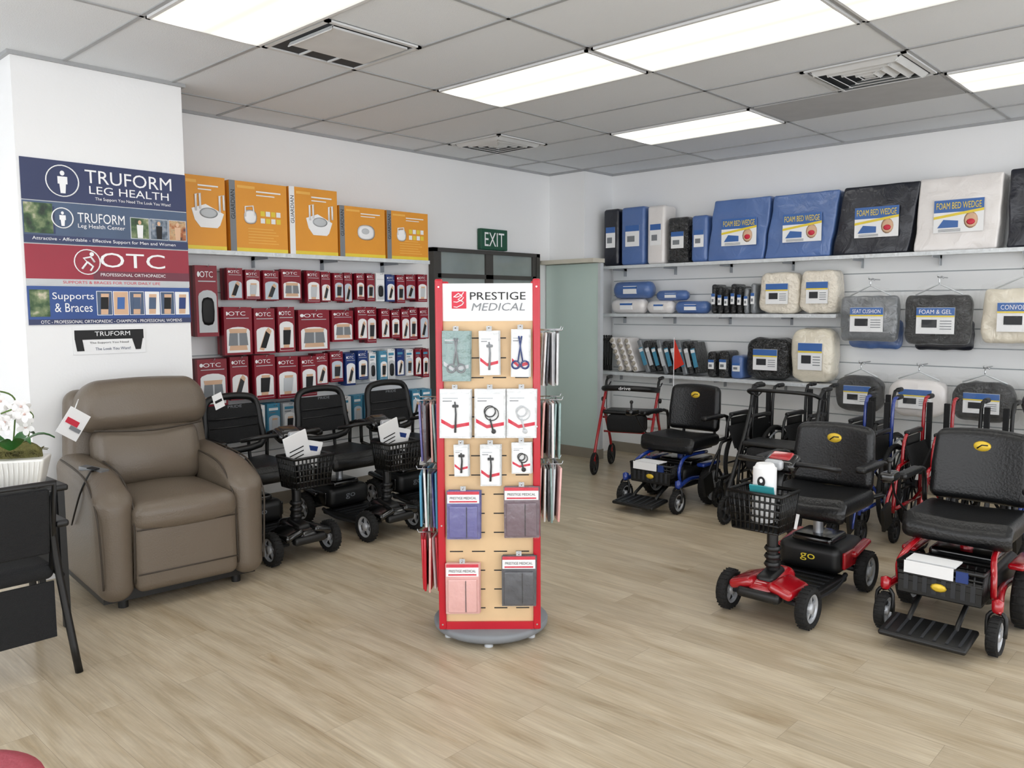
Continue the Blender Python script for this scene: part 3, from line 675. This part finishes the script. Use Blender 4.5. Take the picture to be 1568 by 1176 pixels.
def scooter(name,loc,rz,body,mesh,papers):
    o=B(name,loc,rz)
    for a in(-1,1):
        o.wheel((a*.215,.35,.108),.108,.065,rubber,greyhub);o.wheel((a*.205,-.37,.1),.1,.06,rubber,greyhub)
        o.tube([(a*.09,-.37,.11),(a*.205,-.37,.1)],.014,dkgrey);o.tube([(0,.35,.11),(a*.2,.35,.108)],.018,dkgrey)
        o.rb((a*.10,-.36,.175),(.13,.22,.05),.024,body,(.0,a*.3,0))
        o.rb((a*.185,.33,.235),(.05,.22,.035),.016,body,(.15,0,0));o.rb((a*.176,.27,.2),(.02,.28,.09),.009,body)
        o.tube([(a*.17,-.26,.1),(a*.18,0,.09),(a*.17,.18,.12)],.013,dkgrey,sub=3)
    o.rb((0,-.06,.105),(.37,.46,.035),.016,blk,mid=2)
    for i in range(6):o.b2(-.15,.15,-.24+i*.06,-.22+i*.06,.1225,.1245,dkgrey)
    o.rb((0,-.33,.17),(.15,.28,.09),.044,body,(.2,0,0),k=4)
    o.rb((0,-.34,.21),(.09,.16,.05),.024,blk,(.2,0,0))
    o.rb((0,-.46,.14),(.22,.06,.05),.02,blk)
    o.rb((0,.27,.20),(.34,.36,.15),.045,blk,k=4,mid=2)
    o.rb((0,.24,.285),(.22,.22,.05),.02,blkg)
    o.text('go',(0,.089,.2),.08,.04,lyel if body==redp else mgrey)
    o.cyl((0,.22,.27),(0,.22,.45),.026,silver);o.b2(-.15,.15,.08,.34,.43,.452,blk)
    for a in(-.16,.16):o.box((a,.455,.17),(.05,.01,.03),refl)
    o.tube([(0,-.3,.16),(0,-.33,.4),(0,-.27,.72)],[.035,.028,.024],blk,sub=4,seg=10)
    for zz in(.25,.29,.33):o.lathe([(.035,0),(.042,.012),(.035,.024)],(0,-.325,zz),blk,seg=12)
    o.rb((0,-.25,.755),(.17,.12,.07),.03,blkg,(.4,0,0));o.rb((0,-.25,.785),(.11,.07,.03),.012,body,(.4,0,0))
    for q in(-1,1):o.tube([(q*.07,-.26,.76),(q*.2,-.27,.765),(q*.245,-.2,.745),(q*.23,-.12,.73),(q*.13,-.13,.735)],.013,blk,sub=5)
    o.rb((0,-.335,.76),(.09,.04,.05),.015,greyhub)
    basket(o,(0,-.44,.47),.27,.19,.18,blk)
    if mesh:seat(o,.2,.48,vinyl,emblem=False,mesh=True,w=.45)
    else:seat(o,.2,.50,vinyl,emblem=True,w=.47,bh=.34,bz=.20)
    if papers==1:
        o.box((-.04,-.42,.69),(.16,.01,.20),paper,(.15,-.3,0))
        for j in range(5):o.box((-.05,-.428,.64+j*.025),(.1,.002,.006),ink,(.15,-.3,0))
        o.box((.07,-.40,.65),(.12,.01,.15),paper,(.1,.25,0));o.box((.07,-.407,.68),(.08,.002,.03),pkblue,(.1,.25,0))
    else:
        o.cyl((0,-.43,.5),(0,-.43,.76),.055,paper);o.cyl((0,-.43,.76),(0,-.43,.78),.05,paper,.04);o.box((.02,-.50,.665),(.12,.01,.04),teal,(.3,0,0));o.disc((0.01,-.488,.70),.02,.025,ink);o.disc((0.01,-.489,.705),.008,.01,paper)
        o.box((-.08,-.04,.445),(.17,.004,.12),paper,(-.2,.1,0));
        for j in range(5):o.box((-.08,-.045,.41+j*.018),(.13,.002,.004),dkgrey,(-.2,.1,0))
    o.done()
for X in(2.71,3.41,4.03):scooter('mobility_scooter',(X,4.68,0),0,blkg,True,1)
scooter('mobility_scooter',(4.09,1.765,0),-PI/2,redp,False,2)
def powerchair(loc,rz,body):
    o=B('power_wheelchair',loc,rz)
    for a in(-1,1):
        o.wheel((a*.255,.12,.15),.15,.07,rubber,greyhub,6);o.wheel((a*.235,-.33,.085),.085,.05,rubber,greyhub,3,.02);o.wheel((a*.2,.42,.08),.08,.045,rubber,greyhub,3,.02)
        o.tube([(a*.235,-.33,.19),(a*.235,-.30,.20),(a*.2,-.1,.22),(a*.18,.12,.2),(a*.2,.42,.17)],.018,body,sub=4)
        for q in(-1,1):o.tube([(a*.235+q*.035,-.33,.085),(a*.235+q*.035,-.325,.17),(a*.235,-.32,.2)],.009,blk,sub=3)
        o.lathe([(.02,0),(.024,.01),(.024,.05),(.001,.06)],(a*.235,-.32,.19),body,seg=12)
        o.tube([(a*.2,-.24,.22),(a*.2,-.25,.32),(a*.17,-.1,.39),(a*.17,.2,.39)],.014,body,sub=4)
        o.rb((a*.235,.12,.315),(.07,.26,.03),.014,body)
        o.tube([(a*.1,-.2,.2),(a*.1,-.38,.12),(a*.1,-.42,.08)],.012,blk,sub=3)
    o.rb((0,.12,.22),(.36,.52,.16),.045,blk,k=4);o.rb((0,.18,.315),(.3,.34,.05),.02,blkg)
    o.rb((0,-.47,.08),(.36,.22,.025),.011,blk,(.12,0,0))
    for i in range(7):o.box((-.15+i*.05,-.47,.095),(.012,.18,.004),dkgrey,(.12,0,0))
    basket(o,(0,-.25,.20),.36,.17,.14,blk,.95);o.b2(-.175,.175,-.337,-.325,.2,.30,blk)
    for i in range(8):o.b2(-.15+i*.04,-.13+i*.04,-.339,-.336,.215,.285,dkgrey)
    o.sell((.0,-.342,.25),(.07,.01,.04),gold,1,1,n=4,m=10)
    o.b2(-.15,.06,-.32,-.2,.345,.352,paper);o.b2(-.15,.06,-.345,-.343,.295,.352,paper);o.b2(.07,.12,-.345,-.33,.295,.345,pkblue)
    o.cyl((0,.1,.3),(0,.1,.42),.03,body);o.b2(-.16,.16,-.05,.3,.41,.43,blk)
    seat(o,.1,.475,vinyl,True,False,w=.48,bh=.36,bz=.235)
    o.rb((-.285,-.17,.70),(.07,.12,.05),.02,blkg);o.cyl((-.285,-.18,.72),(-.285,-.18,.77),.008,blk);o.lathe([(.006,0),(.014,.01),(.012,.025),(.001,.03)],(-.285,-.18,.765),blk,seg=10)
    o.tube([(-.285,-.13,.68),(-.3,.0,.55),(-.2,.1,.40)],.006,blk,sub=4,seg=6)
    o.done()
powerchair((4.31,1.065,0),-PI/2,redp)
powerchair((5.52,3.42,0),-PI/2,bluep)
def rollator(loc,rz,col,strap=True,h=.9):
    o=B('rollator_walker',loc,rz)
    for a in(-1,1):
        x=a*.25
        o.wheel((x,-.28,.1),.1,.03,rubber,dkgrey,5,.015);o.wheel((x,.28,.1),.1,.03,rubber,dkgrey,5,.015)
        o.tube([(x,-.28,.1),(x,-.26,.22),(x,-.05,.56),(x,.08,h-.12)],.014,col,sub=4)
        o.tube([(x,.28,.1),(x,.24,.25),(x,.02,.58)],.014,col,sub=4)
        o.tube([(x,.06,h-.2),(x,.10,h-.03),(x,.22,h)],.012,blk,sub=4);o.rb((x,.2,h),(.035,.13,.032),.014,blk)
        o.tube([(x,.1,h-.06),(x,.16,h-.08),(x,.24,h-.05)],.006,blk,sub=3,seg=5)
        o.tube([(x,.16,h-.08),(x,.1,.6),(x,.26,.2)],.004,blk,sub=4,seg=5)
        o.lathe([(.02,0),(.024,.01),(.018,.02)],(x+a*.014,.06,.66),blk,(0,a*PI/2,0),12)
    o.rb((0,.0,.56),(.44,.26,.035),.015,vinyl);o.tube([(-.25,-.02,.5),(.25,-.02,.5)],.011,col);o.tube([(-.25,.02,.36),(.25,.02,.36)],.010,col)
    o.rb((0,-.08,.46),(.36,.16,.16),.04,meshf)
    if strap:
        o.tube([(-.25,.05,h-.1),(-.2,-.1,h-.08),(0,-.15,h-.07),(.2,-.1,h-.08),(.25,.05,h-.1)],.026,blk,sub=5,seg=8);o.text('drive',(0,-.178,h-.07),.11,.03,txtw)
    else:
        o.tube([(-.25,.1,h-.06),(-.22,-.02,h-.02),(0,-.06,h-.01),(.22,-.02,h-.02),(.25,.1,h-.06)],.013,blk,sub=5,seg=8)
    o.done()
rollator((6.28,4.38,0),-PI/2+.35,redp,True,.86)
rollator((5.45,2.53,0),-PI/2,blk,False,.95)
def foldchair(loc,rz,col):
    o=B('folded_wheelchair',loc,rz)
    for a in(-1,1):
        x=a*.13
        n=32;rr=.295
        ringp=lambda r,xx:[(xx,.2+r*math.cos(2*PI*j/n),rr+.01+r*math.sin(2*PI*j/n)) for j in range(n)]
        o.tube(ringp(rr-.012,x),.015,rubber,seg=8,closed=True);o.tube(ringp(rr-.03,x),.008,dkgrey,seg=6,closed=True);o.tube(ringp(rr-.045,x+a*.03),.008,mgrey,seg=6,closed=True)
        for j in range(8):
            t=2*PI*j/8;o.tube([(x,.2,rr+.01),(x,.2+(rr-.03)*math.cos(t),rr+.01+(rr-.03)*math.sin(t))],.008,blk,seg=4)
        o.cyl((x-a*.03,.2,rr+.01),(x+a*.03,.2,rr+.01),.03,dkgrey)
        x=a*.09
        o.tube([(x,.22,.15),(x,.24,.55),(x,.26,.86),(x,.34,.9),(x,.4,.9)],.012,col,sub=3);o.rb((x,.38,.9),(.034,.1,.034),.015,blk)
        o.tube([(x,.23,.5),(x,-.15,.5),(x,-.25,.45),(x,-.3,.2)],.012,col,sub=4);o.tube([(x,.22,.22),(x,-.25,.22)],.012,col)
        o.tube([(x,.2,.68),(x,-.1,.68),(x,-.16,.5)],.011,col,sub=4);o.rb((x,.05,.695),(.04,.28,.03),.013,vinyl)
        o.box((x,.05,.59),(.008,.26,.16),blk)
        o.wheel((x,-.26,.08),.08,.03,rubber,dkgrey,4,.015);o.tube([(x,-.26,.08),(x,-.24,.2)],.01,blk)
        o.tube([(x,-.25,.45),(x+a*.01,-.38,.3),(x+a*.01,-.44,.14)],.01,col,sub=3);o.box((x,-.42,.2),(.02,.13,.15),blk,(.3,0,0))
        o.box((x*.5,.05,.53),(.012,.4,.18),meshf,(0,a*.35,0));o.box((x*.6,.25,.7),(.03,.03,.34),meshf)
    o.tube([(-.09,.1,.22),(.09,.1,.5)],.01,col);o.tube([(.09,.1,.22),(-.09,.1,.5)],.01,col)
    o.done()
for X,Y,c in((5.85,2.98,blk),(6.12,2.65,blk),(6.08,2.15,blk),(5.55,1.98,bluep),(5.75,1.66,redp),(5.7,1.30,blk),(5.75,.94,bluep),(5.85,.56,redp)):foldchair((X,Y,0),-PI/2,c)
# ---------- right wall shelves and goods ----------
RR=-PI/2
shelf((xR,5.13,1.94),RR,6.5);shelf((xR,5.13,1.46),RR,2.44);shelf((xR,5.17,.87),RR,2.46)
def label(o,x,y,z,w,h,txt='FOAM BED WEDGE',wedge=True):
    o.b2(x-w/2,x+w/2,y-.002,y,z-h/2,z+h/2,paper);o.b2(x-w/2,x+w/2,y-.003,y-.002,z+h*.12,z+h/2,lblue)
    o.prism([(x-w/2,z+h*.0),(x+w/2,z+h*.2),(x+w/2,z+h*.12),(x-w/2,z-h*.08)],y-.004,y-.002,lyel)
    o.text(txt,(x,y-.005,z+h*.32),w*.9,h*.2,lyel if wedge else txtw)
    if wedge:
        o.prism([(x-w*.42,z-h*.35),(x,z-h*.35),(x,z-h*.15),(x-w*.3,z-h*.1)],y-.005,y-.003,lblue);o.sell((x+w*.25,y-.003,z-h*.15),(w*.28,.006,h*.5),skin,1,1,n=4,m=14);o.sell((x+w*.25,y-.005,z-h*.2),(w*.18,.006,h*.2),cardred,1,1,n=4,m=10)
        for j in range(3):o.b2(x-w*.4,x+w*.05,y-.003,y-.002,z-h*.47+j*h*.03,z-h*.455+j*h*.03,mgrey)
def wedge(y0,y1,h,mat,lean,lab=True,name='bed_wedge_package',dep=.2):
    w=y0-y1;o=B(name,(xR-.16,(y0+y1)/2,1.942),RR)
    def de(X,Y,Z):
        q=noise.noise(Vector((X*9+y0*7,Y*5,Z*9)))*.012
        return (X+lean*(Z/h)+q*.5,Y+.02*(Z/h)+(q if Y<0 else 0),Z+(q*.5 if Z>0 else 0))
    o.rb((0,0,h/2),(w-.01,dep,h),.016,mat,k=2,mid=12,de=de)
    if lab:
        lw=min(.34,w*.66);label(o,lean*.1+.01,-dep/2-.014,h*.46,lw,h*.44)
    o.done()
wedge(3.89,3.33,.545,bagblue,.05);wedge(3.32,2.74,.54,bagblue,.07);wedge(2.72,2.12,.545,bagnavy,.08);wedge(2.11,1.53,.55,bagwhite,.02);wedge(1.49,.92,.56,bagnavy,0);wedge(.88,.3,.55,bagblue,0)
def narrow(y0,y1,h,mat,z=1.942):
    w=y0-y1;o=B('foam_cushion_package',(xR-.16,(y0+y1)/2,z),RR)
    o.rb((0,0,h/2),(w-.012,.22,h),.03,mat,k=3,mid=3);o.b2(-w*.28,w*.28,-.115,-.108,h*.32,h*.68,paper);o.b2(-w*.28,w*.28,-.117,-.112,h*.58,h*.68,lblue);o.b2(-w*.2,w*.1,-.117,-.112,h*.4,h*.5,mgrey);o.done()
for a in((5.11,4.91,.57,bagnavy),(4.89,4.60,.57,bagblue),(4.58,4.37,.56,bagwhite),(4.35,4.11,.43,bagblack),(4.09,3.91,.43,bagblue)):narrow(*a)
def roll(y0,y1,z,r,mat,x=6.92):
    o=B('bolster_pillow_roll',(x,(y0+y1)/2,z+r+.001),RR);w=(y0-y1)/2
    o.lathe([(.001,-w),(r*.6,-w+.005),(r*.95,-w+.03),(r,-w+.07),(r,w-.07),(r*.95,w-.03),(r*.6,w-.005),(.001,w)],(0,0,0),mat,(0,PI/2,0),20)
    o.box((0,-r*.93,0),(w*.7,.02,r*.9),paper);o.box((0,-r*.96,r*.25),(w*.7,.02,r*.25),lblue);o.done()
roll(5.03,4.62,1.46,.075,bagwhite);roll(4.60,4.3,1.46,.065,bagwhite);roll(5.0,4.55,1.61,.085,bagblue);roll(4.28,3.92,1.46,.06,bagblue);roll(4.5,4.15,1.585,.05,bagblue)
for k in range(7):
    y=3.87-k*.065;narrow(y,y-.06,.27-(.02*(k%3)),bagblack if k<5 else baggrey,1.462)
def cushion(name,y0,y1,z0,z1,mat,e=.45,d=.2,lab=True,hang=False,txt=None,x=None,soft=True):
    w=y0-y1;h=z1-z0;o=B(name,((xR-.17) if x is None else x,(y0+y1)/2,(z0+z1)/2),RR)
    if soft:o.sell((0,0,0),(w,d,h),mat,e,e,n=20,m=48,nz=.07)
    else:
        def de(X,Y,Z):
            q=noise.noise(Vector((X*13+y0*9,Y*4,Z*13)))*.018
            return (X*(1+.05*math.cos(Z/h*PI))+q*.4,Y*(1-.35*(abs(X)/(w/2))**3)*(1-.3*(abs(Z)/(h/2))**3)+q,Z+q*.4)
        o.rb((0,0,0),(w*.94,d,h*.94),.035,mat,k=3,mid=12,de=de)
    if lab:
        lw=w*.56;lh=h*.5;o.box((0,-d/2-.009,-.02*h),(lw,.008,lh),paper);o.box((0,-d/2-.014,lh*.3),(lw,.004,lh*.3),lblue)
        o.box((-lw*.15,-d/2-.014,-lh*.15),(lw*.4,.004,lh*.3),dkgrey);o.box((0,-d/2-.0145,lh*.13),(lw,.004,lh*.06),lyel)
        for j in range(4):o.box((lw*.28,-d/2-.014,-lh*.35+j*lh*.1),(lw*.3,.003,lh*.03),mgrey)
        if txt:o.text(txt,(0,-d/2-.017,lh*.3),lw*.85,lh*.16,txtw)
    if hang:
        def de2(X,Y,Z):
            q=noise.noise(Vector((X*16+y0*5,Y*9,Z*16)))*.03
            return (X+q*.6,Y+q,Z+q*.6)
        o.rb((0,0,.01),(w*1.0,d*1.1+.02,h*1.08),.03,film,k=2,mid=10,de=de2)
        o.prism([(-w*.42,h*.5),(w*.42,h*.5),(w*.3,h*.62),(0,h*.68),(-w*.3,h*.62)],-.004,.004,film)
        o.tube([(-w*.35,0,h*.47),(0,0,h*.68),(w*.35,0,h*.47)],.006,clearp,seg=5);o.tube([(0,0,h*.68),(0,0,h*.68+.04),(.015,0,h*.68+.055),(.03,0,h*.68+.04)],.005,chrome,sub=3,seg=5)
        o.tube([(.0,.2,h*.68+.05),(.0,-.04,h*.68+.05),(.0,-.05,h*.68+.065)],.005,chrome,seg=5)
    o.done()
cushion('sheepskin_pad_package',3.40,3.04,1.465,1.82,fleece,.4,.2);cushion('sheepskin_pad_package',3.03,2.70,1.465,1.83,fleece,.4,.2)
for y0,y1,z0,z1,m,t in((2.66,2.20,1.23,1.62,baggrey,'SEAT CUSHION'),(2.16,1.68,1.22,1.62,bagblack,'FOAM & GEL'),(1.62,1.1,1.24,1.66,bagcream,'CONVOLUTED'),(1.06,.58,1.22,1.62,bagblack,None)):
    cushion('hanging_seat_cushion',y0,y1,z0,z1,m,.3,.12,True,True,t,xR-.27,False)
for y0,y1,m in((2.66,2.22,bagblue),(2.14,1.7,bagnavy)):cushion('seat_cushion_package',y0,y1,1.17,1.42,m,.3,.08,False,x=xR-.1,soft=False)
for y0,y1,m in((2.68,2.30,bagblack),(2.26,1.83,bagwhite),(1.80,1.37,bagblack),(1.33,.9,bagblack)):
    cushion('hanging_ring_cushion',y0,y1,.66,.96,m,.62,.14,True,True,None,xR-.25)
# third shelf
o=B('foam_pad_stack',(xR-.17,4.78,.873),RR)
for k in range(3):
    M=Matrix.Translation((-.08+k*.09,0,0))@RT((0,-.38,0));o.M=M
    o.rb((0,0,.19),(.05,.2,.36),.02,bagwhite)
    for i in range(6):
        for j in range(3):
            o.sell((-.03,-.07+j*.07,.04+i*.06),(.03,.05,.05),fleece,1,1,n=5,m=8)
            o.sell((0.0,-.1,.04+i*.06),(.045,.03,.045),fleece,1,1,n=5,m=8)
o.M=Matrix();o.done()
o=B('packaged_cushion_row',(xR-.17,4.27,.88),RR)
for k in range(9):
    o.M=Matrix.Translation((-.27+k*.07,0,0))@RT((0,-.35+k*.012,0))
    o.rb((0,0,.17),(.05,.22,.34-.02*(k%3)),.015,bagblack if k%3 else baggrey,k=2);o.b2(-.02,.02,-.115,-.108,.08,.26,lgrey if k%2 else pkteal);o.b2(-.02,.02,-.117,-.112,.22,.25,paper)
o.M=Matrix();o.done()
for y0,y1,h in((3.90,3.80,.24),(3.79,3.67,.25),(3.66,3.53,.21)):narrow(y0,y1,h,bagblack if h>.22 else bagblue,.872)
cushion('lumbar_cushion_package',3.51,3.11,.880,1.25,bagblack,.45,.22);cushion('contour_cushion_package',3.09,2.72,.880,1.34,bagcream,.45,.22)
o=B('crutch_bundle',(xR-.2,5.09,.875),RR)
for k in range(4):
    x=-.05+k*.03;o.tube([(x,0,0),(x+.01,0,.3),(x+.0,0,.36)],.011,blk,sub=2);o.rb((x,-.01,.32),(.026,.1,.03),.012,blk);o.lathe([(.014,0),(.014,.04),(.012,.05)],(x,0,0),rubber,seg=10)
o.done()
o=B('red_safety_flag',(6.7,4.17,0),RR)
o.tube([(0,0,.0),(0,0,1.24)],.004,txtw,seg=5);o.cyl((0,0,0),(0,0,.02),.05,blk);o.prism([(0,1.23),(0,.93),(.11,.99)],-.002,.002,mt('flag_red','#d8321e',.6));o.done()
# ---------- light & camera ----------
w=bpy.data.worlds.new('daylight');S.world=w;w.use_nodes=True;bg=w.node_tree.nodes['Background'];bg.inputs[0].default_value=(.95,.97,1,1);bg.inputs[1].default_value=3.3
f=1256.6;pi_,ya,ro=[math.radians(a) for a in(5.345,43.083,.278)]
fw=Vector((math.cos(ya)*math.cos(pi_),math.sin(ya)*math.cos(pi_),-math.sin(pi_)));rt=Vector((math.sin(ya),-math.cos(ya),0));dn=fw.cross(rt)
c,s=math.cos(ro),math.sin(ro)
r2=c*rt+s*dn;d2=-s*rt+c*dn
M=Matrix((( r2.x,-d2.x,-fw.x,0),(r2.y,-d2.y,-fw.y,0),(r2.z,-d2.z,-fw.z,1.53),(0,0,0,1)))
cam=bpy.data.cameras.new('camera');cam.sensor_width=36;cam.lens=36*f/1568;cam.clip_start=.05
co=bpy.data.objects.new('camera',cam);bpy.context.collection.objects.link(co);co.matrix_world=M;S.camera=co
